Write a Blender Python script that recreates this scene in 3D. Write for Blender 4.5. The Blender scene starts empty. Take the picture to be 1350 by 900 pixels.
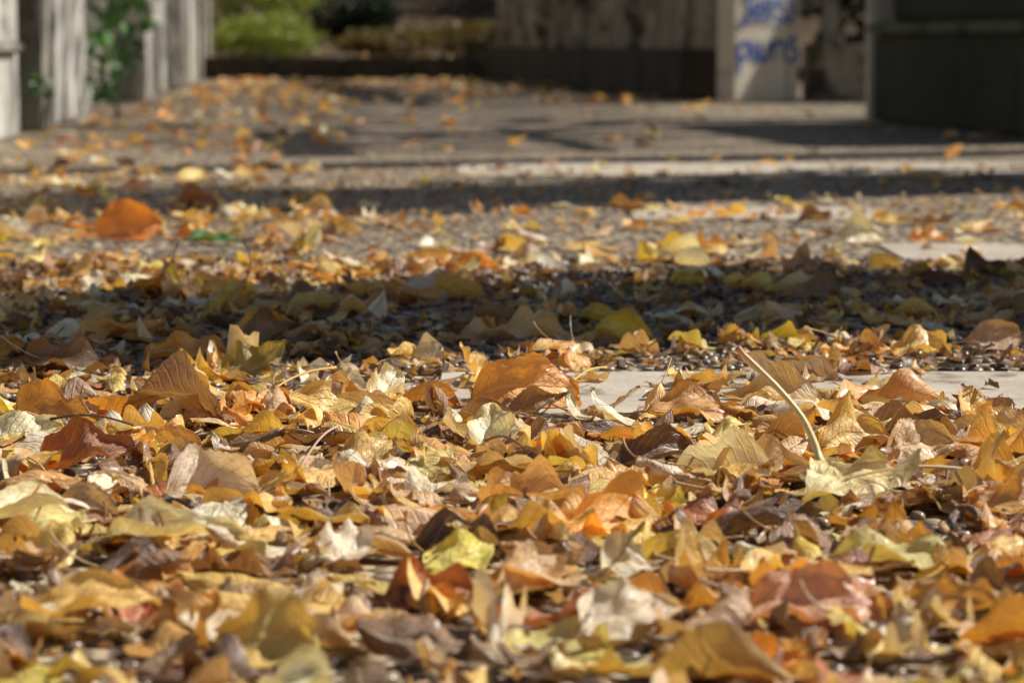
import bpy, bmesh, math, random
import numpy as np
from mathutils import Vector, Matrix
random.seed(4); rng=np.random.default_rng(11)
S=bpy.context.scene; COL=S.collection; R=math.radians
F=3330.0; CH=0.233; HZ=55.0
def gp(px,py):
    d=CH*F/(py-HZ); return ((px-675)/F*d,d)
# ------------------------------------------------------------ node helpers
def newmat(name):
    m=bpy.data.materials.new(name); m.use_nodes=True; nt=m.node_tree; nt.nodes.clear()
    out=nt.nodes.new('ShaderNodeOutputMaterial'); return m,nt,out
def N(nt,t,**kw):
    n=nt.nodes.new(t)
    for k,v in kw.items(): setattr(n,k,v)
    return n
def setin(nt,n,i,v):
    if hasattr(v,'is_output'): nt.links.new(v,n.inputs[i])
    else: n.inputs[i].default_value=v
def M_(nt,op,a,b=0.0,c=None,clamp=False):
    n=N(nt,'ShaderNodeMath',operation=op); n.use_clamp=clamp
    setin(nt,n,0,a); setin(nt,n,1,b)
    if c is not None: setin(nt,n,2,c)
    return n.outputs[0]
def mapr(nt,v,a,b,c=0.0,d=1.0):
    n=N(nt,'ShaderNodeMapRange'); n.interpolation_type='SMOOTHSTEP'
    setin(nt,n,0,v)
    for i,x in enumerate((a,b,c,d)): n.inputs[i+1].default_value=x
    return n.outputs[0]
def mix(nt,f,a,b,mode='MIX'):
    n=N(nt,'ShaderNodeMix',data_type='RGBA',blend_type=mode)
    setin(nt,n,0,f); setin(nt,n,6,a); setin(nt,n,7,b); return n.outputs[2]
def noise(nt,vec,scale,detail=5,rough=.6):
    n=N(nt,'ShaderNodeTexNoise'); n.inputs['Scale'].default_value=scale; n.inputs['Detail'].default_value=detail; n.inputs['Roughness'].default_value=rough
    if vec is not None: nt.links.new(vec,n.inputs['Vector'])
    return n.outputs['Fac']
def col(r,g,b): return (r,g,b,1)
# ------------------------------------------------------------ materials
def leaf_material():
    m,nt,out=newmat('dry_leaf')
    a=N(nt,'ShaderNodeAttribute',attribute_name='leaf'); t=N(nt,'ShaderNodeAttribute',attribute_name='tint')
    sp=N(nt,'ShaderNodeSeparateXYZ'); nt.links.new(a.outputs['Vector'],sp.inputs[0]); u,v,r=sp.outputs
    av=M_(nt,'ABSOLUTE',v)
    isleaf=mapr(nt,u,-0.5,0.0)
    tt=M_(nt,'SUBTRACT',M_(nt,'MULTIPLY',u,9.0),M_(nt,'MULTIPLY',av,2.6))
    fr=M_(nt,'ABSOLUTE',M_(nt,'SUBTRACT',M_(nt,'FRACT',M_(nt,'ADD',tt,20.0)),.5))
    lat=M_(nt,'MULTIPLY',mapr(nt,fr,.03,.14,1,0),mapr(nt,av,.6,1.0,1,.2))
    mid=mapr(nt,av,.03,.10,1,0)
    vein=M_(nt,'MULTIPLY',M_(nt,'MAXIMUM',lat,mid),isleaf)
    cv=N(nt,'ShaderNodeCombineXYZ'); setin(nt,cv,0,M_(nt,'MULTIPLY',u,2.0)); setin(nt,cv,1,v); setin(nt,cv,2,M_(nt,'MULTIPLY',r,53.0))
    n1=noise(nt,cv.outputs[0],1.6,5,.65); n2=noise(nt,cv.outputs[0],7.0,6,.7); n3=noise(nt,cv.outputs[0],3.0,3,.5)
    c=mix(nt,mapr(nt,n1,.3,.7),mix(nt,1.0,t.outputs['Color'],col(.84,.70,.50),'MULTIPLY'),t.outputs['Color'])
    c=mix(nt,M_(nt,'MULTIPLY',mapr(nt,n3,.55,.76),M_(nt,'MULTIPLY',mapr(nt,r,.35,1.0),.7)),c,col(.32,.15,.05))
    c=mix(nt,M_(nt,'MULTIPLY',mapr(nt,n2,.60,.74),.55),c,col(.16,.075,.03))
    edge=M_(nt,'MULTIPLY',mapr(nt,av,.8,1.0),mapr(nt,n2,.4,.6))
    c=mix(nt,M_(nt,'MULTIPLY',edge,.35),c,col(.34,.17,.06))
    c=mix(nt,M_(nt,'MULTIPLY',vein,.4),c,mix(nt,.4,c,col(.95,.80,.52)))
    h=M_(nt,'ADD',M_(nt,'MULTIPLY',vein,-.5),M_(nt,'ADD',M_(nt,'MULTIPLY',n2,.9),M_(nt,'MULTIPLY',n3,1.6)))
    bp=N(nt,'ShaderNodeBump'); bp.inputs['Strength'].default_value=.8; bp.inputs['Distance'].default_value=.0019; nt.links.new(h,bp.inputs['Height'])
    p=N(nt,'ShaderNodeBsdfPrincipled'); nt.links.new(c,p.inputs['Base Color'])
    p.inputs['Specular IOR Level'].default_value=.85
    p.inputs['Coat Weight'].default_value=.16; p.inputs['Coat Roughness'].default_value=.25
    nt.links.new(mapr(nt,n1,.3,.7,.34,.52),p.inputs['Roughness'])
    nt.links.new(bp.outputs[0],p.inputs['Normal'])
    k=M_(nt,'MULTIPLY',isleaf,.34)
    tr=N(nt,'ShaderNodeBsdfTranslucent'); nt.links.new(mix(nt,k,col(0,0,0),mix(nt,1.0,c,col(1.15,.95,.50),'MULTIPLY')),tr.inputs[0]); nt.links.new(bp.outputs[0],tr.inputs['Normal'])
    ad=N(nt,'ShaderNodeAddShader'); nt.links.new(p.outputs[0],ad.inputs[0]); nt.links.new(tr.outputs[0],ad.inputs[1])
    nt.links.new(ad.outputs[0],out.inputs[0]); return m
LEAF=leaf_material()
def concrete(name,c1,c2,scale=3.0,moss=0.0,mosscol=(.03,.05,.012),bump=.004,rough=.85,streak=True):
    m,nt,out=newmat(name); g=N(nt,'ShaderNodeNewGeometry'); pos=g.outputs['Position']
    a=noise(nt,pos,scale,6,.65); b=noise(nt,pos,scale*14,4,.7)
    c=mix(nt,mapr(nt,a,.32,.68),col(*c1),col(*c2))
    if streak:
        mp=N(nt,'ShaderNodeMapping'); mp.inputs['Scale'].default_value=(9,9,.7); nt.links.new(pos,mp.inputs['Vector'])
        s=noise(nt,mp.outputs[0],1.5,4,.6); c=mix(nt,mapr(nt,s,.45,.7,0,.7),c,col(c1[0]*.35,c1[1]*.35,c1[2]*.32))
    c=mix(nt,mapr(nt,b,.55,.75,0,.5),c,col(c1[0]*.5,c1[1]*.5,c1[2]*.5))
    if moss>0:
        q=noise(nt,pos,scale*1.7,6,.7); c=mix(nt,mapr(nt,q,.62-.3*moss,.8-.3*moss),c,col(*mosscol))
    bp=N(nt,'ShaderNodeBump'); bp.inputs['Strength'].default_value=.6; bp.inputs['Distance'].default_value=bump; nt.links.new(M_(nt,'ADD',a,b),bp.inputs['Height'])
    p=N(nt,'ShaderNodeBsdfPrincipled'); nt.links.new(c,p.inputs['Base Color']); p.inputs['Roughness'].default_value=rough; nt.links.new(bp.outputs[0],p.inputs['Normal'])
    nt.links.new(p.outputs[0],out.inputs[0]); return m
def aggregate():
    m,nt,out=newmat('exposed_aggregate'); g=N(nt,'ShaderNodeNewGeometry'); pos=g.outputs['Position']
    v=N(nt,'ShaderNodeTexVoronoi'); v.inputs['Scale'].default_value=85; nt.links.new(pos,v.inputs['Vector'])
    sep=N(nt,'ShaderNodeSeparateColor'); nt.links.new(v.outputs['Color'],sep.inputs[0])
    c=mix(nt,sep.outputs[0],col(.34,.25,.155),col(.78,.61,.41))
    c=mix(nt,mapr(nt,sep.outputs[1],.8,.95),c,col(.92,.79,.6))
    c=mix(nt,mapr(nt,v.outputs['Distance'],.35,.6),c,col(.09,.065,.04))
    big=noise(nt,pos,1.2,5,.6); c=mix(nt,mapr(nt,big,.45,.7,0,.5),c,col(.19,.12,.07))
    sm=noise(nt,pos,14,5,.7); c=mix(nt,mapr(nt,sm,.50,.68,0,.7),c,col(.12,.07,.035))
    bp=N(nt,'ShaderNodeBump'); bp.inputs['Strength'].default_value=1; bp.inputs['Distance'].default_value=.006; nt.links.new(M_(nt,'SUBTRACT',1.0,v.outputs['Distance']),bp.inputs['Height'])
    p=N(nt,'ShaderNodeBsdfPrincipled'); nt.links.new(c,p.inputs['Base Color']); p.inputs['Roughness'].default_value=.6; nt.links.new(bp.outputs[0],p.inputs['Normal'])
    nt.links.new(p.outputs[0],out.inputs[0]); return m
def pebble_mat():
    m,nt,out=newmat('river_pebble'); g=N(nt,'ShaderNodeNewGeometry'); pos=g.outputs['Position']
    t=N(nt,'ShaderNodeAttribute',attribute_name='tint'); b=noise(nt,pos,160,4,.6)
    c=mix(nt,mapr(nt,b,.4,.7,0,.5),t.outputs['Color'],col(.08,.05,.035))
    p=N(nt,'ShaderNodeBsdfPrincipled'); nt.links.new(c,p.inputs['Base Color']); p.inputs['Roughness'].default_value=.25; p.inputs['Specular IOR Level'].default_value=.5
    nt.links.new(p.outputs[0],out.inputs[0]); return m
def green(name,c1,c2,tl=.25):
    m,nt,out=newmat(name); t=N(nt,'ShaderNodeAttribute',attribute_name='tint')
    c=mix(nt,t.outputs['Fac'],col(*c1),col(*c2))
    p=N(nt,'ShaderNodeBsdfPrincipled'); nt.links.new(c,p.inputs['Base Color']); p.inputs['Roughness'].default_value=.45
    tr=N(nt,'ShaderNodeBsdfTranslucent'); nt.links.new(c,tr.inputs[0]); ms=N(nt,'ShaderNodeMixShader'); ms.inputs[0].default_value=tl
    nt.links.new(p.outputs[0],ms.inputs[1]); nt.links.new(tr.outputs[0],ms.inputs[2]); nt.links.new(ms.outputs[0],out.inputs[0]); return m
def plain(name,c,rough=.8): return concrete(name,c,tuple(x*.7 for x in c),6,0,streak=False,rough=rough)
PEB=pebble_mat(); AGG=aggregate()
BAND=concrete('smooth_concrete_slab',(.50,.41,.31),(.70,.60,.47),9,.35,(.22,.15,.09),bump=.002,rough=.65,streak=False)
PALE=concrete('pale_weathered_concrete',(.56,.52,.45),(.72,.68,.60),3,.35,(.16,.14,.09))
GREY=concrete('grey_weathered_concrete',(.28,.25,.20),(.42,.38,.32),4,.45,(.06,.06,.035))
DARKW=concrete('mossy_concrete_and_slot_shade',(.032,.034,.020),(.050,.050,.032),2,.4,(.018,.026,.008),bump=.002)
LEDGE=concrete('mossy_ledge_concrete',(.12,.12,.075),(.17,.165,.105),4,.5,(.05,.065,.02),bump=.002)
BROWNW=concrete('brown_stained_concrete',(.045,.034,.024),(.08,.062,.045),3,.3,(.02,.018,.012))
BALU=concrete('blotchy_grey_concrete',(.40,.32,.23),(.54,.45,.34),5,.6,(.07,.05,.03))
CREAM=concrete('cream_paint_and_sunlit_edge',(.76,.66,.50),(.86,.78,.62),4,.12,(.40,.28,.16))
STONE=concrete('dark_edging_stone',(.03,.024,.018),(.06,.047,.036),5,.3)
SOIL=concrete('leafy_soil',(.05,.03,.012),(.16,.085,.028),6,.4,(.04,.05,.01),bump=.03,streak=False)
BARK=concrete('bark',(.08,.06,.045),(.14,.11,.08),9,.2,bump=.02)
BLUE=plain('blue_spray_paint',(.05,.13,.48),.5)
G_LIT=green('bright_shrub_leaf',(.16,.20,.02),(.50,.56,.08),.35); G_MID=green('mossy_shrub_leaf',(.08,.05,.012),(.30,.21,.035),.3); G_DK=green('dark_shrub_leaf',(.010,.016,.005),(.028,.042,.010)); G_IVY=green('ivy_leaf',(.02,.06,.01),(.12,.28,.04))
# ------------------------------------------------------------ object helpers
def tagit(o,label=None,cat=None,group=None,kind=None):
    if label: o['label']=label
    if cat: o['category']=cat
    if group: o['group']=group
    if kind: o['kind']=kind
    return o
def empty(name,loc=(0,0,0),rz=0):
    o=bpy.data.objects.new(name,None); COL.objects.link(o); o.location=loc; o.rotation_euler=(0,0,rz); return o
def meshobj(name,V,Fc,mat,parent=None,smooth=False,attrs=None):
    me=bpy.data.meshes.new(name); V=np.asarray(V,dtype=np.float32); Fc=np.asarray(Fc,dtype=np.int32)
    k=Fc.shape[1]; me.vertices.add(len(V)); me.vertices.foreach_set('co',V.ravel())
    me.loops.add(Fc.size); me.loops.foreach_set('vertex_index',Fc.ravel())
    me.polygons.add(len(Fc)); me.polygons.foreach_set('loop_start',np.arange(0,Fc.size,k,dtype=np.int32))
    me.update(calc_edges=True); me.validate()
    me.polygons.foreach_set('use_smooth',np.full(len(me.polygons),smooth))
    for nm,(ty,arr) in (attrs or {}).items():
        at=me.attributes.new(nm,ty,'POINT'); at.data.foreach_set('color' if ty=='FLOAT_COLOR' else 'vector',np.asarray(arr,dtype=np.float32).ravel())
    me.materials.append(mat)
    o=bpy.data.objects.new(name,me); COL.objects.link(o); o.parent=parent; return o
class MB:
    def __init__(s): s.bm=bmesh.new()
    def box(s,x0,x1,y0,y1,z0,z1,bev=.006,M=None):
        r=bmesh.ops.create_cube(s.bm,size=1); vs=r['verts']
        for v in vs: v.co=Vector(((x0+x1)/2+v.co.x*(x1-x0),(y0+y1)/2+v.co.y*(y1-y0),(z0+z1)/2+v.co.z*(z1-z0)))
        if bev:
            es=list({e for v in vs for e in v.link_edges}); rr=bmesh.ops.bevel(s.bm,geom=es,offset=bev,segments=2,affect='EDGES')
        return s
    def build(s,name,mat,parent=None):
        me=bpy.data.meshes.new(name); s.bm.to_mesh(me); s.bm.free(); me.materials.append(mat)
        o=bpy.data.objects.new(name,me); COL.objects.link(o); o.parent=parent; return o
def box(name,mat,parent,x0,x1,y0,y1,z0,z1,bev=.008): return MB().box(x0,x1,y0,y1,z0,z1,bev).build(name,mat,parent)
# ------------------------------------------------------------ ground
def sheet(name,x0,x1,y0,y1,z,mat,nx=1,ny=1,fz=None):
    xs=np.linspace(x0,x1,nx+1); ys=np.linspace(y0,y1,ny+1); X,Y=np.meshgrid(xs,ys,indexing='ij'); Z=np.full_like(X,z) if fz is None else fz(X,Y)
    V=np.stack([X,Y,Z],-1).reshape(-1,3); i=np.arange(nx)[:,None]*(ny+1)+np.arange(ny)[None]
    Fc=np.stack([i,i+ny+1,i+ny+2,i+1],-1).reshape(-1,4); return tagit(meshobj(name,V,Fc,mat),kind='structure')
sheet('ground',-300,300,-300,300,-.03,SOIL)
sheet('path',-1.95,2.6,-3,15.6,0,AGG)
for x0,x1,y0,y1 in ((-.05,1.9,1.56,1.765),(.42,1.6,2.68,2.90),(.16,.50,3.3,3.55),(-.1,1.3,4.4,4.85)):
    tagit(box('path_slab',BAND,None,x0,x1,y0,y1,-.02,.0025,.001),kind='structure')
def bankz(X,Y): return np.minimum(.07+.055*(Y-15.85)+.09*np.maximum(Y-19,0),1.9)+.02*np.sin(X*2.1+Y)+.015*np.sin(X*5.3-Y*3.1)
sheet('bank',-14,14,15.86,45,0,SOIL,60,60,bankz)
# ------------------------------------------------------------ leaves
def grid_faces(nu,nv):
    i=np.arange(nu)[:,None]*(nv+1)+np.arange(nv)[None]
    return np.stack([i,i+nv+1,i+nv+2,i+1],-1).reshape(-1,4)
def profile(u,shape):
    if shape=='oval': w=np.sin(np.pi*u**.95)**.7
    elif shape=='pointed': w=np.sin(np.pi*u**.72)**.85*(1-.2*u)*1.12
    elif shape=='heart': w=(np.clip(u,0,1)**.33)*(1-u)**.62*1.6
    elif shape=='fan': w=np.where(u<.78,(u/.78)**.75,np.sqrt(np.clip(1-((u-.78)/.22)**2,0,1)))
    else: w=np.sin(np.pi*u)**.6
    return w
def leaf_geo(nu,nv,L,W,shape,c,fold,bend,tip,tw,rip,g,serr=.045,crum=1.0):
    u=np.linspace(0,1,nu+1); v=np.linspace(-1,1,nv+1)
    w=W/2*profile(np.clip(u,0,1),shape); w=w*(1+serr*(2*((u*13)%1)-1)) if serr and nu>14 else w
    w=w*(1+.10*np.sin(u*g.uniform(5,11)+g.uniform(0,6)))
    w=np.maximum(w,.0004)
    th=bend*(u-.35)+tip*u**4+.25*np.sin(u*5+g.uniform(0,6))*min(1,abs(bend))
    ds=L/nu; mx=np.concatenate([[0],np.cumsum(np.cos(th[:-1]))*ds]); mz=np.concatenate([[0],np.cumsum(np.sin(th[:-1]))*ds])
    cu=c*(1+.35*np.sin(u*g.uniform(2,6)+g.uniform(0,6))); cu=np.where(np.abs(cu)<.05,.05,cu)
    a=cu[:,None]*(v[None]+.2*g.normal())
    y=w[:,None]*np.sin(a)/cu[:,None]; z=w[:,None]*(1-np.cos(a))/cu[:,None]
    z=z+fold*np.abs(v)[None]*w[:,None]
    f1,f2=g.uniform(1.0,2.8,2); p1,p2,p3,p4=g.uniform(0,6.28,4)
    side=np.where(v[None]<0,np.sin(6.28*f1*u[:,None]+p1),np.sin(6.28*f2*u[:,None]+p2))
    z=z+rip*W*.5*np.abs(v)[None]**1.7*side*np.minimum(1,w[:,None]/(W*.25))
    U=u[:,None]; Vv=v[None]
    z=z+crum*.026*L*np.sin(7*U+3*Vv+p1)*np.sin(5*Vv-4*U+p2)+crum*.015*L*np.sin(15*U-6*Vv+p3)*np.sin(8*Vv+9*U+p4)
    y=y+crum*.012*L*np.sin(11*U+4*Vv+p4)
    z=z+.008*L*np.sin((u[:,None]*9-np.abs(v)[None]*2.6)*6.283)*(1-np.abs(v)[None])*np.abs(v)[None]*2*(nu>14)
    t=tw*(u-.3)[:,None]; y,z=y*np.cos(t)-z*np.sin(t),y*np.sin(t)+z*np.cos(t)
    X=mx[:,None]-np.sin(th)[:,None]*z; Z=mz[:,None]+np.cos(th)[:,None]*z
    V=np.stack([X,y+0*X,Z],-1).reshape(-1,3); V[:,0]-=L*.45
    uv=np.stack(np.broadcast_arrays(u[:,None],v[None]),-1).reshape(-1,2)
    b0=V[:nv+1].mean(0)
    return V,uv,(b0[0],b0[1],b0[2],th[0])
def stem_geo(start,Ls,curl,g,r0=.0007,ns=6,k=5,side=0.):
    x,y,z,th=start; t=th+math.pi; ps=[]; yaw=0
    for i in range(ns+1):
        ps.append((x,y,z,t,yaw)); t-=curl/ns; yaw+=side/ns
        x+=math.cos(t)*Ls/ns*math.cos(yaw); z+=math.sin(t)*Ls/ns; y+=math.sin(yaw)*Ls/ns
    V=[]
    for i,(x,y,z,t,yw) in enumerate(ps):
        r=r0*(1-.3*math.sin(math.pi*i/ns)) if i<ns else r0*1.35
        for j in range(k):
            q=j/k*6.2832; V.append((x-math.sin(t)*math.cos(q)*r,y+math.sin(q)*r,z+math.cos(t)*math.cos(q)*r))
    Fc=[(i*k+j,i*k+(j+1)%k,(i+1)*k+(j+1)%k,(i+1)*k+j) for i in range(ns) for j in range(k)]
    return np.array(V),np.array(Fc)
def rotm(yaw,pitch,roll):
    return np.array(Matrix.Rotation(yaw,3,'Z')@Matrix.Rotation(-pitch,3,'Y')@Matrix.Rotation(roll,3,'X'))
HX0,HY0,HC=-1.6,.3,.006; HN=(534,740)
HM=np.full(HN,.004)
def settle(V,pct,cap=.005):
    ix=np.clip(((V[:,0]-HX0)/HC).astype(int),0,HN[0]-1); iy=np.clip(((V[:,1]-HY0)/HC).astype(int),0,HN[1]-1)
    inside=V[:,1].max()<HY0+HC*HN[1]
    h=HM[ix,iy] if inside else np.full(len(V),.004)
    off=np.percentile(h-V[:,2],pct)+.0006
    V[:,2]+=off
    low=V[:,2]<.003; V[low,2]=.003+.0004*rng.random(low.sum())
    if inside: np.maximum.at(HM,(ix,iy),np.minimum(V[:,2],h+cap))
    return off
COLS={'golden yellow':(.92,.64,.17),'orange':(.80,.43,.09),'tan':(.78,.57,.31),'cream':(.95,.87,.64),'brown':(.38,.21,.095),
 'dark brown':(.17,.085,.045),'rust red':(.50,.18,.05),'yellow green':(.78,.70,.24),'pinkish':(.92,.80,.66),'bright yellow':(.95,.78,.12)}
CN=list(COLS); CW=np.array([.27,.11,.21,.19,.13,.05,.015,.01,.01,.02]); CW=CW/CW.sum()
def rparams(far=False):
    g=rng; cn=CN[g.choice(len(CN),p=CW)]; sh=['oval','pointed','heart','oval'][g.integers(4)]
    L=float(np.clip(g.normal(.049,.012),.026,.078)); W=L*g.uniform(.42,.75)*(1.1 if sh=='heart' else 1)
    c=g.choice([g.uniform(-.7,.7),g.uniform(.7,1.5)*g.choice([1,-1]),g.uniform(1.5,2.8)*g.choice([1,-1])],p=[.32,.42,.26])
    return dict(cn=cn,sh=sh,L=L,W=W,c=float(c),fold=g.uniform(0,.4)*(g.random()<.5),bend=g.normal(0,.6),tip=g.normal(0,.5),tw=g.normal(0,.35),rip=abs(g.normal(0,.22))+.06)
class Acc:
    def __init__(s): s.V=[];s.F=[];s.L=[];s.T=[];s.n=0
    def add(s,V,Fc,leaf,tint):
        s.V.append(V);s.F.append(Fc+s.n);s.L.append(leaf);s.T.append(np.broadcast_to(np.array([*tint,1.]),(len(V),4)));s.n+=len(V)
    def build(s,name,parent=None,mat=None):
        return meshobj(name,np.concatenate(s.V),np.concatenate(s.F),mat or LEAF,parent,True,{'leaf':('FLOAT_VECTOR',np.concatenate(s.L)),'tint':('FLOAT_COLOR',np.concatenate(s.T))})
def jitter(c,a=.18):
    k=1+rng.normal(0,a*.8); return [float(np.clip(x*k*(1+rng.normal(0,a*.18)),.01,.96)) for x in c]
STEMC=(.55,.35,.15)
def put_leaf(acc,X,Y,p,nu,nv,tiltsd,pct,stem,base=None,tintc=None):
    V,uv,st=leaf_geo(nu,nv,p['L'],p['W'],p['sh'],p['c'],p['fold'],p['bend'],p['tip'],p['tw'],p['rip'],rng)
    Rm=rotm(p.get('yaw',rng.uniform(0,6.28)),p.get('pitch',rng.normal(0,tiltsd)),p.get('roll',rng.normal(0,tiltsd)))
    V=V@Rm.T+np.array([X,Y,0])
    n=len(V); sF=None
    if stem:
        sV,sF=stem_geo(st,p['L']*rng.uniform(.25,.6),rng.normal(0,.7),rng,ns=4,k=4,side=rng.normal(0,.4)); sV=sV@Rm.T+np.array([X,Y,0])
    if base is None:
        off=settle(V,pct)
    else:
        off=-V[:,2].min()+base; V[:,2]+=off
    r=rng.random(); t=jitter(tintc or COLS[p['cn']])
    acc.add(V,grid_faces(nu,nv),np.column_stack([uv,np.full(n,r)]),t)
    if stem:
        sV[:,2]=np.maximum(sV[:,2]+off,.004); acc.add(sV,sF,np.column_stack([np.full(len(sV),-1.),np.zeros(len(sV)),np.full(len(sV),r)]),jitter(STEMC))
CLEAR=[gp(165,316),gp(880,348),gp(1135,320),gp(280,322)]
def cleared(X,Y): return any(abs(X-a)<.065 and -.03<b-Y<.30 for a,b in CLEAR)
def density(X,d):
    px=675+F*X/d
    if d<1.2: return 950
    if d<1.4: return 850
    if d<1.56: return 720 if px<700 else 420
    if d<1.77: return 480 if px<450 else (250 if px<700 else 80)
    if d<1.95: return 480 if px<450 else (280 if px<700 else (160 if px<1000 else 320))
    if d<2.65: return 320 if px<560 else 200
    if d<3.5: return 250 if px<450 else (95 if px<850 else 45)
    if d<4.5: return 90 if px<450 else 20
    if d<9.3: return 32 if px<450 else 7
    return 40
acc=Acc(); cells=[]
y=.55
while y<15.5:
    step=.1 if y<4.5 else .25
    hw=.2027*y*1.25+.12; x=-hw
    while x<hw:
        lim_l=-.759-.0697*y; lim_r=2.18-.151*y
        if lim_l<x<lim_r-.02:
            k=rng.poisson(density(x+step/2,y)*step*step)
            for _ in range(k): cells.append((x+rng.random()*step,y+rng.random()*step))
        x+=step
    y+=step
for _ in range(260):
    d=rng.uniform(4.6,15.3); cells.append((-.759-.0697*d+.05+abs(rng.normal(0,.5)),d))
rng.shuffle(cells)
FARW=['orange','golden yellow','orange','tan','brown','brown','golden yellow','cream']
FARC={'orange':(.90,.42,.06),'golden yellow':(.95,.62,.12),'tan':(.8,.5,.22),'brown':(.42,.19,.07),'cream':(.95,.85,.6)}
for X,Y in cells:
    p=rparams()
    if Y<1.95: put_leaf(acc,X,Y,p,16,6,.2,42,rng.random()<.5)
    elif Y<2.7: p['L']*=1.12;p['W']*=1.12; put_leaf(acc,X,Y,p,16,6,.30,50,rng.random()<.4)
    elif Y<4.6:
        if cleared(X,Y): continue
        put_leaf(acc,X,Y,p,10,4,.28,55,rng.random()<.4)
    else:
        p['cn']=FARW[rng.integers(8)]; p['c']*=.7; p['L']*=.9;p['W']*=.9; put_leaf(acc,X,Y,p,6,4,.2,60,False,base=.002,tintc=FARC[p['cn']])
for _ in range(4500):
    Y=math.sqrt(rng.uniform(.6,22)) if rng.random()<.35 else math.sqrt(rng.uniform(.6,7)); X=rng.uniform(-.24,.24)*Y
    if 1.56<Y<1.77 and X>0 and rng.random()<.7: continue
    p=rparams(); p['L']=rng.uniform(.008,.028); p['W']=p['L']*rng.uniform(.25,.8); p['c']=rng.uniform(-2,2); p['rip']=.4; p['cn']=['tan','brown','dark brown','orange','brown','golden yellow'][rng.integers(6)]
    put_leaf(acc,X,Y,p,5,3,.4,50,False)
tagit(acc.build('leaf_litter'),'deep scattered layer of small brown, tan and orange leaves covering the path','leaf litter',kind='stuff')
acc=Acc()
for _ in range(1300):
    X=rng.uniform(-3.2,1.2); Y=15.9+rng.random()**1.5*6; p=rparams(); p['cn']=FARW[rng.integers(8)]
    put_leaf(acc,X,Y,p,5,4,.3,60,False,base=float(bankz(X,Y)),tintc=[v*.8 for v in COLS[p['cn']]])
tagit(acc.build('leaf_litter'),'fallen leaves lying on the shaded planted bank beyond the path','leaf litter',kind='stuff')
# ---- individual leaves
GRP='fallen leaves lying on the path'
def leaf_thing(X,Y,p,label,nu=28,nv=10,pct=70,stem=True,stemL=None,stemcurl=None,stemr=.0007,tint=None,lift=0,pitchstem=0,cap=.008,crum=1.0):
    V,uv,st=leaf_geo(nu,nv,p['L'],p['W'],p['sh'],p['c'],p['fold'],p['bend'],p['tip'],p['tw'],p['rip'],rng,crum=crum)
    Rm=rotm(p['yaw'],p['pitch'],p['roll']); V=V@Rm.T+np.array([X,Y,0]); off=settle(V,pct,cap)+lift; V[:,2]+=lift
    V-=np.array([X,Y,0]); r=rng.random(); t=tint or jitter(COLS[p['cn']],.12)
    n=len(V)
    o=meshobj('fallen_leaf',V,grid_faces(nu,nv),LEAF,None,True,{'leaf':('FLOAT_VECTOR',np.column_stack([uv,np.full(n,r)])),'tint':('FLOAT_COLOR',np.tile([*t,1.],(n,1)))})
    o.location=(X,Y,0); tagit(o,label,'leaf',GRP)
    if stem:
        sV,sF=stem_geo((st[0],st[1],st[2],st[3]+pitchstem),stemL or p['L']*rng.uniform(.25,.5),rng.normal(0,.35) if stemcurl is None else stemcurl,rng,r0=stemr,ns=8,k=6,side=rng.normal(0,.3))
        sV=sV@Rm.T; sV[:,2]=np.maximum(sV[:,2]+off,.003); m=len(sV)
        meshobj('stem',sV,sF,LEAF,o,True,{'leaf':('FLOAT_VECTOR',np.tile([-1.,0.,r],(m,1))),'tint':('FLOAT_COLOR',np.tile([*jitter(STEMC),1.],(m,1)))})
    return o
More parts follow.
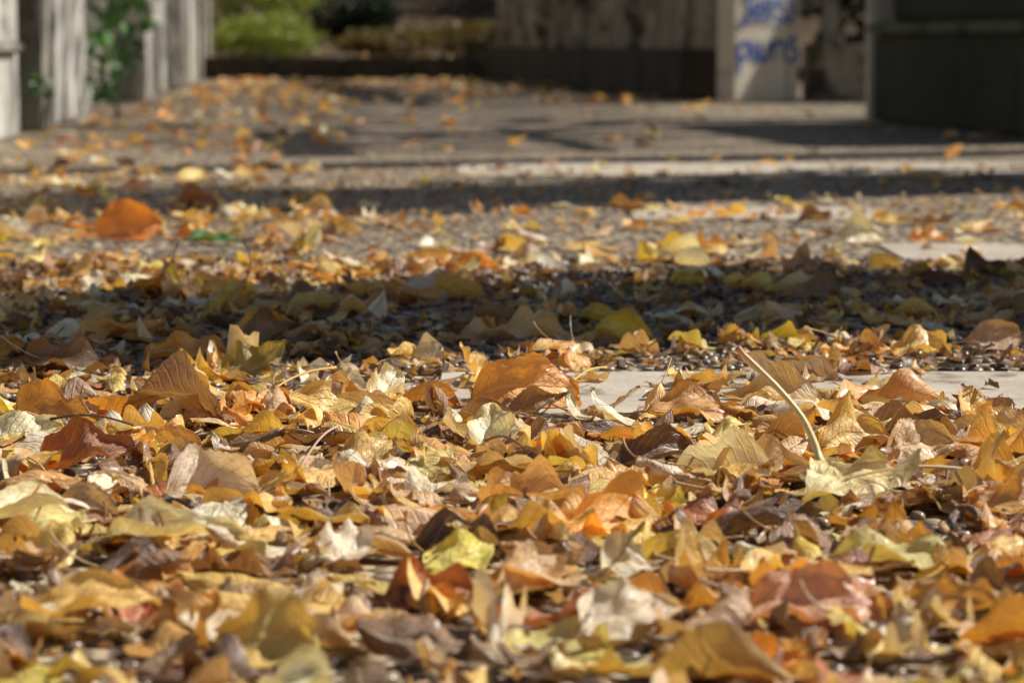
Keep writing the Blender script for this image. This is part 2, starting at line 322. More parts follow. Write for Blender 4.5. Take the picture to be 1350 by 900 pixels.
HER=[
(690,540,7.4,4.6,'oval','orange',8,6,52,.9,0,-.5,-.4,.15,'the big orange leaf','large glossy orange oval leaf propped up, brightest in the middle of the path'),
(700,552,4.8,2.4,'pointed','brown',25,12,35,1.9,0,.3,.2,.2,None,'brown rolled leaf lying against the front of the large orange oval leaf'),
(165,316,8.0,7.6,'oval','orange',5,5,84,1.0,0,-.2,-.2,.1,None,'upright orange cupped leaf glowing alone at left, mid distance'),
(880,348,7.6,4.0,'pointed','bright yellow',-10,8,42,.6,.3,-.5,-.4,.4,None,'bright yellow leaf alone on gravel right of centre, mid distance'),
(1135,320,6.2,5.0,'oval','cream',0,0,50,1.4,0,-.9,0,.2,None,'white curled leaf on the sunlit band at right, mid distance'),
(1118,675,6.0,6.2,'fan','yellow green',-70,-3,12,.4,0,-.3,-.2,.15,'the leaf with the standing stem','pale yellow fan leaf whose long thick stem stands up in the air'),
(1050,503,9.6,3.4,'pointed','tan',160,12,26,.9,.4,.3,.7,.25,'the long grey pointed leaf','long greyish tan leaf with raised pointed tip, on the pale concrete slab'),
(1312,462,4.8,3.4,'oval','tan',15,4,62,.8,0,-.3,-.2,.1,None,'tan veined leaf standing on edge at far right, in sunlight'),
(235,565,6.4,4.6,'pointed','brown',150,14,50,.8,.2,-.4,.1,.2,'the big brown veined leaf','big rich brown veined leaf tilted up at left of the sunny litter'),
(505,532,4.4,3.4,'heart','cream',70,24,35,1.0,.2,.4,.4,.25,None,'cream heart-shaped leaf standing with yellow edge, left of the big orange leaf'),
(620,508,4.2,2.8,'pointed','golden yellow',130,42,30,.7,.3,.4,.3,.2,None,'golden leaf pointing upward just behind the large orange oval leaf'),
(645,600,3.8,3.2,'heart','cream',85,46,10,.6,.6,.3,.3,.2,'the pale folded leaf','pale yellow folded leaf with its tip standing up, centre'),
(600,592,3.2,2.2,'oval','cream',120,10,40,1.2,0,.3,0,.2,None,'small white crinkled leaf beside the pale folded standing leaf'),
(765,625,4.4,3.0,'pointed','cream',110,20,34,.6,.3,.2,.1,.1,'the white triangular leaf','small white triangular leaf right of centre, in focus'),
(487,620,4.0,3.3,'heart','golden yellow',60,20,40,.7,.1,-.4,0,.2,'the golden heart leaf','golden orange heart-shaped leaf tilted towards us left of centre'),
(868,620,5.0,3.0,'pointed','dark brown',25,10,46,1.3,.2,-.5,0,.15,'the dark brown curled leaf','dark brown curled leaf right of centre behind the sunlit litter'),
(920,562,6.6,3.2,'pointed','orange',-4,2,22,.6,.2,-.4,-.3,.2,None,'flat orange pointed leaf at the slab edge left of the standing stem'),
(330,503,5.8,3.4,'pointed','yellow green',18,20,38,.7,.3,.5,.6,.2,None,'dull olive leaf with an upturned tip in the left shadow'),
(235,480,6.2,3.4,'oval','orange',10,12,40,.9,.1,-.6,-.4,.2,None,'dull orange oval leaf inside the left shadow beside the olive leaf'),
(85,500,7.2,4.2,'oval','brown',-8,0,36,1.0,0,-.6,-.3,.2,None,'large brown oval leaf at the left edge of the shadow'),
(345,458,5.2,3.8,'heart','brown',40,22,46,1.1,.3,-.3,.2,.25,None,'crumpled grey brown leaf in the far part of the left shadow'),
(25,588,4.4,3.2,'heart','cream',30,6,38,.6,.2,-.2,0,.2,'the cream leaf at the left edge','cream leaf at the left edge of the sunny litter'),
(110,630,6.0,3.4,'pointed','rust red',12,8,35,1.2,.2,-.4,-.2,.15,None,'dark rust red curled leaf at left below the shadow'),
(60,563,5.8,3.2,'pointed','orange',-28,6,38,.7,.4,-.3,-.2,.2,None,'orange pointed leaf slanting down beside the cream leaf at left'),
(1215,473,4.8,3.4,'oval','golden yellow',5,5,35,1.0,0,-.6,-.3,.2,None,'golden cupped leaf at right behind the concrete slab'),
(1215,620,4.4,3.8,'oval','tan',20,8,48,.8,0,-.2,0,.2,'the tan upright leaf at right','tan rounded leaf leaning upright right of the standing stem'),
(1290,563,3.6,2.8,'heart','golden yellow',80,34,20,.6,.3,.2,.1,.2,None,'small golden heart-shaped leaf at right by the concrete slab'),
(1125,612,4.8,4.4,'oval','golden yellow',30,6,58,.9,0,-.3,0,.15,None,'translucent golden leaf directly behind the fan leaf stem'),
(270,675,4.8,3.8,'oval','pinkish',15,6,40,1.2,0,-.4,0,.25,'the pink white leaf','pinkish white crumpled leaf at left in the sunny litter'),
(455,675,4.8,3.6,'heart','tan',120,16,38,1.3,.2,.3,.3,.2,None,'tan crumpled leaf with a raised rim right of the pink white leaf'),
(700,685,5.8,3.0,'pointed','tan',-12,6,26,1.1,.2,-.3,-.3,.3,None,'orange tan leaf arching below the white triangular leaf'),
(600,765,3.8,2.5,'pointed','bright yellow',35,12,36,.6,.2,-.3,0,.15,'the small yellow leaf','small bright yellow leaf tilted in the blurred foreground centre'),
(690,803,4.2,3.4,'oval','tan',50,18,46,1.4,0,-.3,0,.2,'the tan cup-shaped leaf','tan cup-shaped leaf in the blurred foreground centre'),
(445,755,3.8,3.0,'heart','pinkish',70,14,38,.9,.2,0,0,.25,None,'pinkish white leaf left of the small yellow leaf in foreground'),
(335,888,4.7,3.8,'oval','golden yellow',-30,8,44,.6,.1,-.3,-.2,.12,'the ribbed golden leaf','ribbed golden leaf near the bottom edge left of centre'),
(110,853,6.0,2.8,'pointed','golden yellow',5,4,28,1.0,0,-.3,-.2,.2,'the yellow leaf at bottom left','blurred yellow leaf near the bottom left corner'),
(830,863,4.4,3.1,'heart','pinkish',25,8,38,.5,.1,-.2,0,.25,'the pale pink leaf','pale pink broad leaf at the bottom right of centre'),
(1080,848,6.4,3.4,'oval','rust red',5,3,32,1.0,0,-.3,-.3,.2,'the big rust leaf','big rusty pink leaf with pale veins at lower right'),
(1265,838,4.8,2.4,'pointed','orange',-48,8,40,.5,.2,-.2,0,.15,'the orange leaf at lower right','narrow orange pointed leaf slanting down at lower right'),
(1170,770,6.0,3.2,'oval','yellow green',-6,4,28,1.1,0,-.3,-.3,.25,'the yellow green arched leaf','wide yellow green arched leaf right of centre in the foreground'),
(830,773,2.8,2.2,'pointed','cream',20,4,42,.5,.2,0,0,.15,None,'small cream leaf between the tan cup-shaped and yellow green arched leaves'),
(220,741,7.0,3.0,'pointed','cream',-22,5,28,.7,.4,-.2,0,.2,'the long cream leaf','long cream and brown folded leaf slanting down at left foreground'),
(1335,693,5.0,3.4,'oval','orange',-35,8,32,.6,.1,-.3,0,.15,None,'orange leaf at the right edge in front of the tan upright leaf'),
(560,818,4.6,2.8,'oval','rust red',15,4,28,1.2,0,-.2,0,.3,None,'rust red leaf left of the tan cup-shaped leaf in foreground'),
(1080,398,5.2,4.0,'oval','brown',5,6,30,.9,0,-.5,-.2,.2,None,'brown leaf in the right shadow behind the long grey pointed leaf'),
(700,453,6.2,3.6,'oval','tan',-5,0,30,1.2,0,-.4,0,.2,None,'dull tan curled leaf in the central shadow'),
(1075,294,5.2,3.6,'oval','brown',10,0,42,1.2,0,-.5,0,.2,None,'brown curled leaf behind the white curled leaf at right'),
(1225,320,4.8,3.4,'oval','orange',-8,0,40,1.0,0,-.4,0,.2,None,'orange leaf right of the white curled leaf, mid distance'),
(120,385,3.4,2.6,'heart','cream',60,30,40,.6,.2,0,0,.2,None,'tiny white leaf at left just beyond the shadow'),
]
refs=[]
heroXY=[gp(h[0],h[1]) for h in HER]
for h,(X,Y) in zip(HER,heroXY):
    if h[14]: refs.append((X,Y,h[14]))
pts=[]
ZONES=[(.93,1.58,160),(1.58,2.2,50),(2.2,3.4,34)]
fanX,fanY=gp(1118,680); bigX,bigY=gp(690,540)
for d0,d1,num in ZONES:
    k=0; tries=0
    while k<num and tries<20000:
        tries+=1
        Y=math.sqrt(rng.uniform(d0*d0,d1*d1)); X=rng.uniform(-.2,.2)*Y
        if d0>2 and X>0 and rng.random()<.6: continue
        if 1.54<Y<1.78 and X>-.02 and rng.random()<.8: continue
        if Y>2.5 and cleared(X,Y): continue
        if any((X-a)**2+((Y-b)*.8)**2<(.026)**2 for a,b in pts): continue
        if any(abs(X-a)<.026 and -.03<b-Y<.06 for a,b in heroXY): continue
        if abs(X-fanX)<.05 and -.12<fanY-Y<.16: continue
        if abs(X-bigX)<.045 and -.02<bigY-Y<.14: continue
        if any(abs(X-a)<.03 and 0<b-Y<.12 for a,b in heroXY if b<2.2): 
            if rng.random()<.8: continue
        pts.append((X,Y)); k+=1
pts.sort(key=lambda q:-q[1])
for X,Y in pts:
    p=rparams(); p['L']=max(p['L'],.034); p['W']=max(p['W'],.017)
    if Y<1.15: p['L']=min(p['L'],.052); p['W']=min(p['W'],.034)
    p['yaw']=rng.uniform(0,6.28)
    p['pitch']=rng.normal(0,.18); p['roll']=rng.normal(0,.24) if rng.random()<.91 else rng.uniform(.6,.9)*rng.choice([1,-1])
    form='flat' if abs(p['c'])<.6 else ('cupped' if abs(p['c'])<1.5 else 'curled')
    if abs(p['roll'])>.58: form='tilted '+form
    size='small' if p['L']<.045 else ('large' if p['L']>.062 else 'medium')
    shp={'oval':'oval','pointed':'pointed','heart':'heart-shaped'}[p['sh']]
    rx,ry,rn=min(refs,key=lambda q:(q[0]-X)**2+(q[1]-Y)**2)
    dx=(X-rx)/Y; dy=(Y-ry)/Y*.35
    pos=('right of' if dx>0 else 'left of') if abs(dx)>abs(dy) else ('behind' if dy>0 else 'in front of')
    dist=math.hypot(X-rx,Y-ry); near='just ' if dist<.07 else ('' if dist<.16 else 'well ')
    if near=='well ' and pos in('behind','in front of'): near='far ' if pos=='behind' else 'well '
    lab=f"{size} {p['cn']} {shp} {form} leaf {near}{pos} {rn}"
    if len(lab.replace('-',' ').split())>16: lab=f"{p['cn']} {shp} {form} leaf {pos} {rn}"
    leaf_thing(X,Y,p,lab,24,10,52,rng.random()<.6)
order=sorted(range(len(HER)),key=lambda i:-heroXY[i][1])
for i in order:
    h=HER[i]; X,Y=heroXY[i]
    p=dict(L=h[2]/100,W=h[3]/100,sh=h[4],cn=h[5],yaw=R(h[6]),pitch=R(h[7]),roll=R(h[8]*(.88 if h[8]<50 else 1)),c=h[9],fold=h[10],bend=h[11],tip=h[12],tw=.2*rng.normal(),rip=h[13]+.05)
    t=None; pct=74; cr=1.1
    if h[4]=='fan':
        o=leaf_thing(X,Y,p,h[15],28,14,90,False,tint=[.95,.86,.42],lift=.003)
        b=np.array([v.co[:] for v in o.data.vertices]); b0=b[:15].mean(0)
        ctrl=[b0+np.array([.003,-.008,-.002]),b0,b0+np.array([-.001,.004,.006]),b0+np.array([-.007,.010,.021]),b0+np.array([-.022,.016,.038]),b0+np.array([-.037,.020,.052]),b0+np.array([-.041,.020,.056])]
        pts3=[]
        for q in range(len(ctrl)-1):
            for s in range(4): pts3.append(ctrl[q]*(1-s/4)+ctrl[q+1]*s/4)
        pts3.append(ctrl[-1]); pts3=np.array(pts3)
        for _ in range(4): pts3[1:-1]=(pts3[:-2]+2*pts3[1:-1]+pts3[2:])/4
        V=[];T=[]; n=len(pts3); k=8
        for q in range(n):
            d=pts3[min(q+1,n-1)]-pts3[max(q-1,0)]; d/=np.linalg.norm(d); a=np.cross(d,[0,1,0]); a/=np.linalg.norm(a); b2=np.cross(d,a)
            f=q/(n-1); r=(.0023-.0011*f+.0009*max(0,(f-.88)/.12))*(1+.05*math.sin(q*1.7))
            cc=np.array([.95,.80,.36])*(1-f**4)+np.array([.70,.26,.14])*f**4
            for j in range(k): V.append(pts3[q]+r*(a*math.cos(j/k*6.283)+b2*math.sin(j/k*6.283))); T.append([*cc,1])
        Fc=[(q*k+j,q*k+(j+1)%k,(q+1)*k+(j+1)%k,(q+1)*k+j) for q in range(n-1) for j in range(k)]
        meshobj('stem',V,Fc,LEAF,o,True,{'leaf':('FLOAT_VECTOR',np.tile([-1.,0,.3],(len(V),1))),'tint':('FLOAT_COLOR',T)})
        continue
    if h[15].startswith('long greyish'): t=[.50,.38,.29]; pct=45
    if h[15].startswith('large glossy'): t=[.86,.44,.08]; pct=82; cr=.8
    if h[15].startswith('dull olive'): t=[.42,.36,.10]
    if h[15].startswith('big rusty'): t=[.78,.42,.24]
    if h[15].startswith('orange tan'): t=[.84,.54,.22]
    if h[15].startswith('upright orange'): cr=.3; t=[.86,.33,.05]
    leaf_thing(X,Y,p,h[15],30,12,pct,True,tint=t,crum=cr)
X,Y=gp(280,322); p=dict(L=.072,W=.026,sh='pointed',cn='yellow green',yaw=R(3),pitch=0,roll=R(14),c=.5,fold=.1,bend=-.2,tip=0,tw=0,rip=.1)
leaf_thing(X,Y,p,'the only green leaf, lying beside the upright orange leaf at left',28,10,85,tint=[.07,.24,.03])
def stalk(px,py,px2,py2,h0,h1,label,c,r=.0011):
    (xa,ya),(xb,yb)=gp(px,py),gp(px2,py2); n=12
    P=np.array([[xa+(xb-xa)*t,ya+(yb-ya)*t,h0+(h1-h0)*t+.004*math.sin(3.1*t)] for t in np.linspace(0,1,n)])
    ix=int((.5*(xa+xb)-HX0)/HC); iy=int((.5*(ya+yb)-HY0)/HC); P[:,2]+=HM[ix,iy]
    k=6; V=[]
    for q in range(n):
        d=P[min(q+1,n-1)]-P[max(q-1,0)]; d/=np.linalg.norm(d); a=np.cross(d,[0,0,1]); a/=np.linalg.norm(a); b=np.cross(d,a); rr=r*(1.5 if q in(0,) else 1)*(1-.3*q/n)
        for j in range(k): V.append(P[q]-P[0]*[1,1,0]+rr*(a*math.cos(j/k*6.283)+b*math.sin(j/k*6.283)))
    Fc=[(q*k+j,q*k+(j+1)%k,(q+1)*k+(j+1)%k,(q+1)*k+j) for q in range(n-1) for j in range(k)]
    o=meshobj('leaf_stalk',V,Fc,LEAF,None,True,{'leaf':('FLOAT_VECTOR',np.tile([-1.,0,.3],(len(V),1))),'tint':('FLOAT_COLOR',np.tile([*c,1.],(len(V),1)))})
    o.location=(P[0][0],P[0][1],0); tagit(o,label,'stalk','bare leaf stalks among the leaves')
stalk(1290,672,1120,680,.006,.004,'pale straight bare stalk lying across leaves right of the fan leaf',(.8,.62,.35))
stalk(445,595,395,640,.010,.006,'pinkish bare stalk slanting down left of the golden heart leaf',(.7,.45,.36),.0008)
stalk(440,520,350,545,.009,.004,'orange bare stalk behind the cream heart-shaped leaf',(.8,.46,.1),.0009)
stalk(800,512,750,530,.010,.006,'thin yellow stalk sticking out right of the large orange oval leaf',(.85,.6,.15),.0007)
stalk(60,596,170,600,.006,.004,'dark bare stalk near the cream leaf at the left edge',(.2,.09,.05),.0008)
stalk(640,645,690,655,.006,.006,'short brown stalk in front of the pale folded leaf',(.3,.15,.07),.0008)
# ---- pebbles
bm=bmesh.new(); bmesh.ops.create_icosphere(bm,subdivisions=2,radius=1); bv=np.array([v.co[:] for v in bm.verts]); bf=np.array([[v.index for v in f.verts] for f in bm.faces]); bm.free()
NP=9000; PX=rng.uniform(-.62,.62,NP); PY=rng.uniform(.7,2.72,NP)
ok=~((PX>-.06)&(PY>1.552)&(PY<1.773)) & (np.abs(PX)<.21*PY+.12)&~((PX>.41)&(PY>2.67)); PX=PX[ok];PY=PY[ok]; NP=len(PX)
sc=np.column_stack([rng.uniform(.003,.0065,NP),rng.uniform(.003,.0065,NP),rng.uniform(.002,.004,NP)]); an=rng.uniform(0,6.28,NP)
v=bv[None]*sc[:,None]*(1+.12*np.sin(bv[None]*3+rng.uniform(0,6,(NP,1,3)))); ca,sa=np.cos(an)[:,None],np.sin(an)[:,None]
VX=v[...,0]*ca-v[...,1]*sa+PX[:,None]; VY=v[...,0]*sa+v[...,1]*ca+PY[:,None]; V=np.stack([VX,VY,v[...,2]+.0008],-1).reshape(-1,3)
Fc=(bf[None]+np.arange(NP)[:,None,None]*len(bv)).reshape(-1,3)
pc=np.array([(.16,.10,.065),(.30,.20,.12),(.09,.065,.045),(.40,.28,.17),(.22,.12,.07),(.44,.34,.23)])[rng.integers(0,6,NP)]; T=np.repeat(np.column_stack([pc,np.ones(NP)]),len(bv),0)
tagit(meshobj('pebbles',V,Fc,PEB,None,True,{'tint':('FLOAT_COLOR',T)}),'small rounded glossy pebbles set in the path between the leaves','gravel',kind='stuff')
# ------------------------------------------------------------ left parapet
root=empty('parapet_wall',(-.759,0,0),math.atan(.0697))
tagit(root,'pale weathered concrete parapet with posts and recessed panels along the left side','wall')
K=math.sqrt(1+.0697**2)
def L(a): return a*K
box('panel',PALE,root,-.26,-.02,L(3.2),L(6.25),0,.80)
box('ledge',GREY,root,-.24,.004,L(3.2),L(6.18),.205,.235)
box('shade_tone_recess',DARKW,root,-.26,-.07,L(6.25),L(6.58),0,.78)  # dark material paints in the shade of the slot
box('pier',GREY,root,-.28,0,L(6.58),L(6.9),0,.95); box('pier',PALE,root,-.28,-.02,L(6.93),L(7.95),0,.90)
box('panel',GREY,root,-.26,-.09,L(7.95),L(9.95),0,.80)
box('post',PALE,root,-.28,.02,L(9.95),L(10.3),0,.95); box('post_collar',PALE,root,-.29,.05,L(9.9),L(10.35),.30,.40)
box('panel',GREY,root,-.26,-.05,L(10.35),L(16.5),0,.80)
for a0,wd,mt in ((10.9,.12,GREY),(11.5,.3,PALE),(12.4,.12,GREY),(13.1,.2,GREY),(13.9,.35,PALE),(15.0,.15,GREY),(15.8,.5,GREY)):
    box('pilaster',mt,root,-.26,-.03,L(a0),L(a0+wd),0,.86)
box('coping',PALE,root,-.31,.04,L(3.2),L(16.5),.955,1.04)
def cloud(name,blobs,n,size,mat,parent,flat=1.0,seed=0):
    g=np.random.default_rng(seed); P=[];TT=[]
    for (x,y,z,rx,ry,rz) in blobs:
        k=int(n*(rx*ry)/sum(b[3]*b[4] for b in blobs)); d=g.normal(size=(k,3)); d/=np.linalg.norm(d,axis=1)[:,None]
        rr=g.uniform(.55,1.05,k)**.6; lump=1+.14*np.sin(d[:,0]*7+x*5)*np.sin(d[:,1]*6+y)+.1*np.sin(d[:,2]*9)
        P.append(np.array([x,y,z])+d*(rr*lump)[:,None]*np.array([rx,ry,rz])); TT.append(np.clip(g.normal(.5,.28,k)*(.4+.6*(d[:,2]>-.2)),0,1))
    P=np.concatenate(P);T=np.concatenate(TT);k=len(P)
    a=g.normal(size=(k,3));a/=np.linalg.norm(a,axis=1)[:,None];b=g.normal(size=(k,3));b-=a*(a*b).sum(1)[:,None];b/=np.linalg.norm(b,axis=1)[:,None]
    s=size*g.uniform(.6,1.3,k)[:,None]
    V=np.stack([P-a*s,P-b*s*.45,P+a*s,P+b*s*.45],1).reshape(-1,3); Fc=np.arange(4*k).reshape(-1,4)
    return meshobj(name,V,Fc,mat,parent,False,{'tint':('FLOAT_COLOR',np.repeat(np.column_stack([T,T,T,np.ones(k)]),4,0))})
def tube(name,P,r,mat,parent,k=8):
    P=np.array(P,float);V=[];n=len(P)
    for q in range(n):
        d=P[min(q+1,n-1)]-P[max(q-1,0)];d/=np.linalg.norm(d);a=np.cross(d,[.3,1,.1]);a/=np.linalg.norm(a);b=np.cross(d,a);rr=r[q] if hasattr(r,'__len__') else r
        for j in range(k):V.append(P[q]+rr*(a*math.cos(j/k*6.283)+b*math.sin(j/k*6.283)))
    Fc=[(q*k+j,q*k+(j+1)%k,(q+1)*k+(j+1)%k,(q+1)*k+j) for q in range(n-1) for j in range(k)]
    return meshobj(name,V,Fc,mat,parent,True)
iv=empty('ivy_plant',(-1.36,8.8,0)); tagit(iv,'green ivy climbing the recessed left parapet panel between pier and post','ivy')
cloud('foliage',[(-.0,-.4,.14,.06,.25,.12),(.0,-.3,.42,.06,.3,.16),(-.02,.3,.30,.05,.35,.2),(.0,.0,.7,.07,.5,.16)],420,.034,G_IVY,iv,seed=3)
tube('stem',[(.02,-.2,0),(-.0,-.15,.2),(.01,-.3,.5),(-.02,-.1,.85)],.008,BARK,iv)
iv=empty('ivy_plant',(-1.19,6.42,0)); tagit(iv,'small ivy sprig growing in the dark slot at far left','ivy')
cloud('foliage',[(0,0,.13,.03,.06,.04)],16,.028,G_IVY,iv,seed=5)
tube('stem',[(0,0,0),(.01,.02,.1),(-.01,.04,.16)],.004,BARK,iv)
# ------------------------------------------------------------ right side
rz=math.atan(.151); KR=math.sqrt(1+.151**2)
def Rr(a): return a*KR
root=empty('parapet_wall',(2.18,0,0),rz); tagit(root,'dark mossy solid parapet block on the right with a stepped top','wall')
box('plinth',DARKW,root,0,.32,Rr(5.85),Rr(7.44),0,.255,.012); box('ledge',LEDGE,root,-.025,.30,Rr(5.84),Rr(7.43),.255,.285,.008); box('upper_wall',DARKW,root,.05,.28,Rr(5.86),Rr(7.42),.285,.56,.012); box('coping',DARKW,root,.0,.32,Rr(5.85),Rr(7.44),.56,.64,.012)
box('sunlight_tone_strip',CREAM,root,-.012,.30,Rr(7.445),Rr(7.47),0,.66,.004)  # pale colour stands in for sunlight on the block's end edge
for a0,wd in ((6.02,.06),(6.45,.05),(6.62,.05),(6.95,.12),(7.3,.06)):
    box('shadow_stripe_post',DARKW,root,.12,.20,Rr(a0),Rr(a0+wd),.635,1.75,.006)  # railing added out of view to throw thin shadow stripes on the path
box('shadow_stripe_bar',DARKW,root,.11,.21,Rr(5.88),Rr(7.42),1.745,1.83,.006); box('shadow_stripe_bar',DARKW,root,.13,.19,Rr(5.88),Rr(7.42),1.2,1.235,.006)
root=empty('parapet_wall',(2.18,0,0),rz); tagit(root,'brown stained parapet with square balusters receding behind the graffiti pillar','wall')
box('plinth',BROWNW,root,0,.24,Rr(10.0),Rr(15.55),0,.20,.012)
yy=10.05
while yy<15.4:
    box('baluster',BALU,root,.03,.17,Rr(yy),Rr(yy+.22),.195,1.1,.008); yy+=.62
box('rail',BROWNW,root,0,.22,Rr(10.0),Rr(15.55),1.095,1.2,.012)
root=empty('low_wall',(1.1,9.95,0)); tagit(root,'low grey wall closing the side opening right of the graffiti pillar','wall')
box('wall_face',BALU,root,0.06,1.5,0,.2,0,.225,.01)
box('post',GREY,root,.13,.19,.05,.15,.22,.8); box('post',GREY,root,.30,.37,.05,.15,.22,.8); box('post',GREY,root,.62,.69,.05,.15,.22,.8); box('post',GREY,root,1.2,1.27,.05,.15,.22,.8); box('rail',GREY,root,.06,1.5,.04,.17,.8,.88)
pil=empty('graffiti_pillar',(.975,9.72,0),R(38)); tagit(pil,'cream painted concrete pillar with blue handwritten graffiti on its face','pillar')
box('shaft',CREAM,pil,-.175,.175,0,.10,0,1.0,.01); box('cap',CREAM,pil,-.20,.20,-.03,.13,1.0,1.07,.01)
def ribbon(strokes,w,name,parent,mat,y=-.003):
    V=[];Fc=[]
    for st in strokes:
        P=[np.array(p,float) for p in st]; Q=[P[0]]
        for i in range(len(P)-1):
            p0=P[max(i-1,0)];p1=P[i];p2=P[i+1];p3=P[min(i+2,len(P)-1)]
            for s in range(1,7):
                t=s/6; Q.append(.5*((2*p1)+(-p0+p2)*t+(2*p0-5*p1+4*p2-p3)*t*t+(-p0+3*p1-3*p2+p3)*t**3))
        for i,q in enumerate(Q):
            d=Q[min(i+1,len(Q)-1)]-Q[max(i-1,0)]; L_=np.linalg.norm(d) or 1; nrm=np.array([-d[1],d[0]])/L_*w/2
            V.append((q[0]+nrm[0],y,q[1]+nrm[1]));V.append((q[0]-nrm[0],y,q[1]-nrm[1]))
            if i: b=len(V); Fc.append((b-4,b-3,b-1,b-2))
        y-=.0004
    return meshobj(name,V,Fc,mat,parent)
def glyph(ch,x,z,s):
    G={'p':[[(0,.9),(.05,-.7)],[(0,.6),(.45,.95),(.7,.55),(.45,.1),(.05,.15)]],
       'w':[[(0,1.0),(.12,.0),(.38,.1),(.5,.95),(.58,.05),(.86,.0),(1.08,1.0)]],
       'n':[[(0,.95),(.05,0)],[(.05,.5),(.3,.98),(.62,.8),(.72,0)]],
       's':[[(.6,1.1),(.15,1.1),(.05,.75),(.6,.45),(.55,.0),(0,-.1)]],
       'e':[[(.05,.45),(.6,.55),(.45,.95),(.1,.8),(.05,.3),(.35,0),(.65,.15)]],
       'j':[[(.5,1.3),(.5,.1),(.25,-.3),(0,.0)],[(.1,1.25),(.9,1.3)]],
       ')':[[(0,1.3),(.4,.9),(.45,.3),(.1,-.3)]],'8':[[(.3,.6),(.05,.9),(.3,1.2),(.55,.9),(.3,.6),(.0,.25),(.3,-.05),(.6,.3),(.3,.6)]]}
    return [[(x+a*s*1.2,z+b*s) for a,b in st] for st in G[ch]]
st=[];x=-.15
for ch in 'pwns': st+=glyph(ch,x,.165,.070); x+={'w':.110,'p':.070,'n':.078,'s':.06}[ch]
x=-.145
for ch in 'je8s)': st+=glyph(ch,x,.315,.066); x+=.060
ribbon(st,.0155,'graffiti',pil,BLUE)
def pier(X,Y,w,h,label,seed,mat=GREY,ivy=0):  # unseen piers invented to cast the dark bands across the path
    o=empty('shadow_band_pier',(X,Y,0),rz); tagit(o,label,'pier')
    box('base',mat,o,-.22,.22,-w/2-.04,w/2+.04,0,.22,.015); box('shaft',mat,o,-.17,.17,-w/2,w/2,.215,h,.02); box('cap',mat,o,-.21,.21,-w/2-.03,w/2+.03,h,h+.1,.015)
    if ivy:  # foliage added to make the pier shadow edges ragged
        iv=empty('ivy_plant',(X,Y,0),rz); tagit(iv,'ivy added to roughen the shadow edge of the '+('wide added pier nearest' if seed==71 else 'second added pier')+' on the right','ivy')
        g=random.Random(seed); bl=[]
        for i in range(20):
            sd=g.choice([-1,1]); bl.append((g.uniform(-.12,.12),sd*(w/2+g.uniform(-.02,.12)),g.uniform(.15,h),.12,g.uniform(.04,.15),g.uniform(.06,.2)))
        cloud('foliage',bl,ivy,.032,G_IVY,iv,seed=seed)
        tube('stem',[(-.18,-w/2-.01,0),(-.18,-w/2-.02,h*.5),(-.185,-w/2+.1,h*.95)],.01,BARK,iv)
pier(1.85,2.86,.40,2.5,'wide grey concrete pier added out of view to cast shadow, nearest on the right',71,ivy=1800)
pier(1.70,4.55,.46,2.6,'grey concrete pier added out of view to cast shadow, second on the right',72,ivy=1800)
pier(1.60,5.56,.16,2.3,'slim grey concrete post added for its shadow line before the mossy parapet block',73)
# ------------------------------------------------------------ far edging, planting
root=empty('edging_wall',(-.9,15.62,0)); tagit(root,'low dark stone edging wall across the far end of the path','wall')
xx=-1.0
while xx<1.3:
    box('stone_block',STONE,root,xx,min(xx+.42,1.35),0,.22,0,.135+.008*random.random(),.012); xx+=.428
def shrub(X,Y,r,h,n,size,mat,label,seed,grp=None):
    z=float(bankz(X,Y)) if Y>15.86 else -.03
    o=empty('shrub',(X,Y,z)); tagit(o,label,'shrub',grp); g=random.Random(seed)
    bl=[(0,0,h*.5,r,r,h*.52)]+[(g.uniform(-.6,.6)*r,g.uniform(-.6,.6)*r,h*g.uniform(.3,.85),r*.5,r*.5,h*.28) for _ in range(6)]
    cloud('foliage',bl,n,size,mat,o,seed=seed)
    for a in (0,2.1,4.2): tube('stem',[(0,0,-.03),(.15*r*math.cos(a),.15*r*math.sin(a),h*.3),(.4*r*math.cos(a),.4*r*math.sin(a),h*.7)],[.03*min(1,r),.02*min(1,r),.008*min(1,r)],BARK,o)
shrub(-1.60,16.5,.38,.27,4500,.018,G_LIT,'low sunlit yellow green mounded shrub just behind the edging wall at left',1)
shrub(-.80,16.6,.36,.18,3500,.018,G_MID,'low brownish mossy mounded shrub behind the middle of the edging wall',4)
shrub(-.25,17.1,.34,.22,3500,.018,G_MID,'second low brown mossy mound, right of the brownish one',5)
shrub(-1.95,18.6,.55,.62,5000,.024,G_LIT,'taller bright green shrub behind the low sunlit mounded shrub',2)
shrub(-1.15,18.6,.35,.40,3000,.025,G_DK,'small dark green shrub on the bank between the bright shrub and the mossy one',9)
bk=[(-5.2,22.5,1.5,2.6),(-3.2,24,1.5,2.8),(-.9,24.2,1.4,2.5),(.9,23.2,1.2,2.4),(2.9,22,1.5,2.7)]
bl=['far left','second from the left','middle','second from the right','far right']
for i,(a,b,r_,h_) in enumerate(bk): shrub(a,b,r_,h_,5000,.07,G_DK,f'tall dark evergreen shrub at the back of the bank, {bl[i]}',20+i,'dark evergreen shrubs at the back of the bank')
shrub(1.0,16.95,.65,1.0,4000,.05,G_DK,'dark shrub immediately behind the far end of the brown parapet',31)
shrub(1.3,18.8,.6,.7,2500,.05,G_DK,'lower dark shrub behind the parapet end shrub',32)
shrub(1.6,21.2,.9,1.7,4500,.06,G_DK,'tall dark shrub halfway up the bank on the right',33)
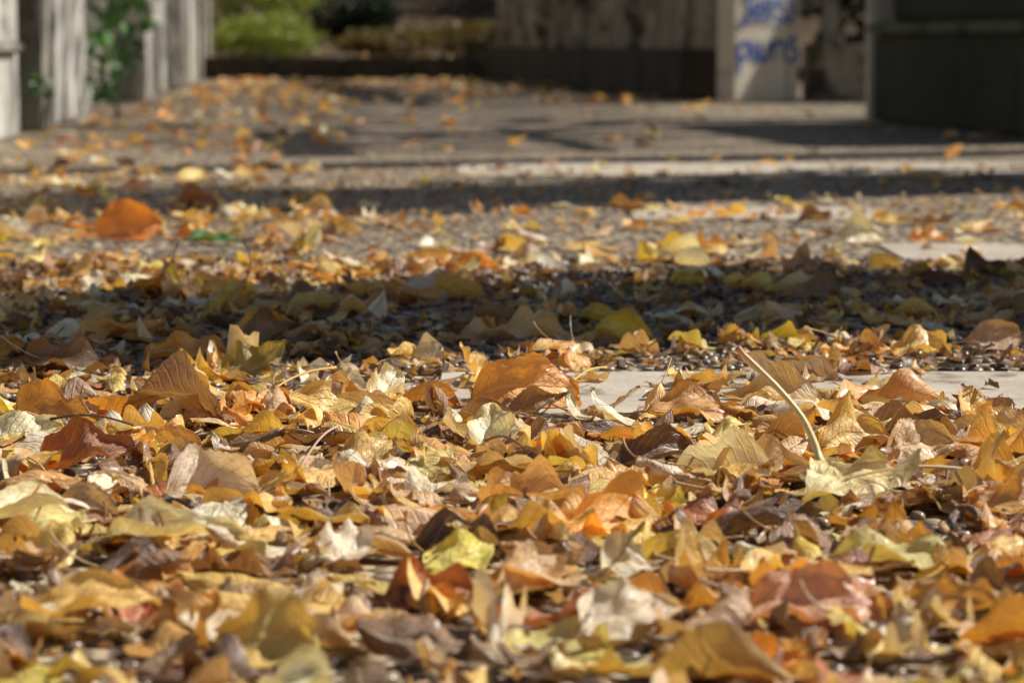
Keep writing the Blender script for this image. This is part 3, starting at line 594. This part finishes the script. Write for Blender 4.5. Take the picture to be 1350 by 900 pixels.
for i,(a,b) in enumerate([(3.5,10.4),(3.4,12.0),(3.2,13.8),(2.6,15.2)]):
    shrub(a,b,.75,1.0,3000,.05,G_DK,['round dark shrub beyond the low grey wall','dark shrub outside the balusters, nearer','dark shrub outside the balusters, farther','dark shrub at the outer corner of the brown parapet'][i],40+i)
def tree(X,Y,h,label,seed,n=5000,size=.09,crown=1.0,mat=G_DK,tr=1.0):
    z=float(bankz(X,Y)) if Y>15.86 else -.03; g=random.Random(seed); o=empty('tree',(X,Y,z)); tagit(o,label,'tree')
    tube('trunk',[(0,0,-.05),(.05,0,.6),(-.05,.1,h*.35),(.1,.05,h*.6),(.05,0,h*.9)],[.26*tr,.19*tr,.15*tr,.1*tr,.03*tr],BARK,o,12)
    bl=[]
    for i in range(7):
        a=i*2.4; l=h*.25; z0=h*(.35+.07*i); e=(l*math.cos(a),l*math.sin(a),z0+l*.7)
        tube('limb',[(0,.05,z0),(e[0]*.5,e[1]*.5,z0+l*.3),e],[.07*tr,.045*tr,.015*tr],BARK,o,7); bl.append((e[0],e[1],e[2],h*.16*crown,h*.16*crown,h*.11*crown))
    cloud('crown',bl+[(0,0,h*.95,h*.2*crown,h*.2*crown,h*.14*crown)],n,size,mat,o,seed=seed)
tree(-4.2,27,7,'tree behind the evergreen shrubs on the left of the bank',51); tree(1.2,29,8,'tree behind the evergreen shrubs on the right of the bank',52); tree(-5,13,6,'tree outside the pale left parapet',53)
tree(2.45,8.2,4.2,'tree added for its shadow band, in the side opening behind the mossy parapet block',54,1300,.06,.9,G_LIT,.75)  # this tree and the next two are added to cast path shadows
tree(2.55,10.9,4.2,'tree added for its shadow, right of the path just beyond the low grey wall',55,1300,.06,.9,G_LIT,.75)
tree(2.45,13.4,4.4,'tree added for its shadow, outside the balustrade near the far end of the path',56,1500,.06,.9,G_LIT,.9)
# ------------------------------------------------------------ light, world, camera
el,az=R(42),R(22)
s=Vector((math.cos(el)*math.cos(az),math.cos(el)*math.sin(az),math.sin(el)))
ld=bpy.data.lights.new('sun','SUN'); ld.energy=5; ld.angle=R(.53); ld.color=(1,.97,.90); lo=bpy.data.objects.new('sun',ld); COL.objects.link(lo); lo.rotation_euler=s.to_track_quat('Z','Y').to_euler(); lo.location=(6,2,5)
w=bpy.data.worlds.new('World'); S.world=w; w.use_nodes=True; nt=w.node_tree; sk=nt.nodes.new('ShaderNodeTexSky'); sk.sky_type='NISHITA'; sk.sun_disc=False; sk.sun_elevation=el; sk.sun_rotation=math.pi/2-az
bg=nt.nodes['Background']; bg.inputs[1].default_value=.05; nt.links.new(sk.outputs[0],bg.inputs[0])
cd=bpy.data.cameras.new('camera'); cam=bpy.data.objects.new('camera',cd); COL.objects.link(cam); S.camera=cam
cd.sensor_width=22.3; cd.lens=F/1350*22.3; cd.clip_start=.02; cd.clip_end=1000
cam.location=(0,0,CH); cam.rotation_euler=(R(90)-math.atan((450-HZ)/F),0,0)
cd.dof.use_dof=True; cd.dof.focus_distance=1.50; cd.dof.aperture_fstop=7.5; cd.dof.aperture_blades=7
S.view_settings.view_transform='Standard'; S.view_settings.look='None'; S.view_settings.exposure=0
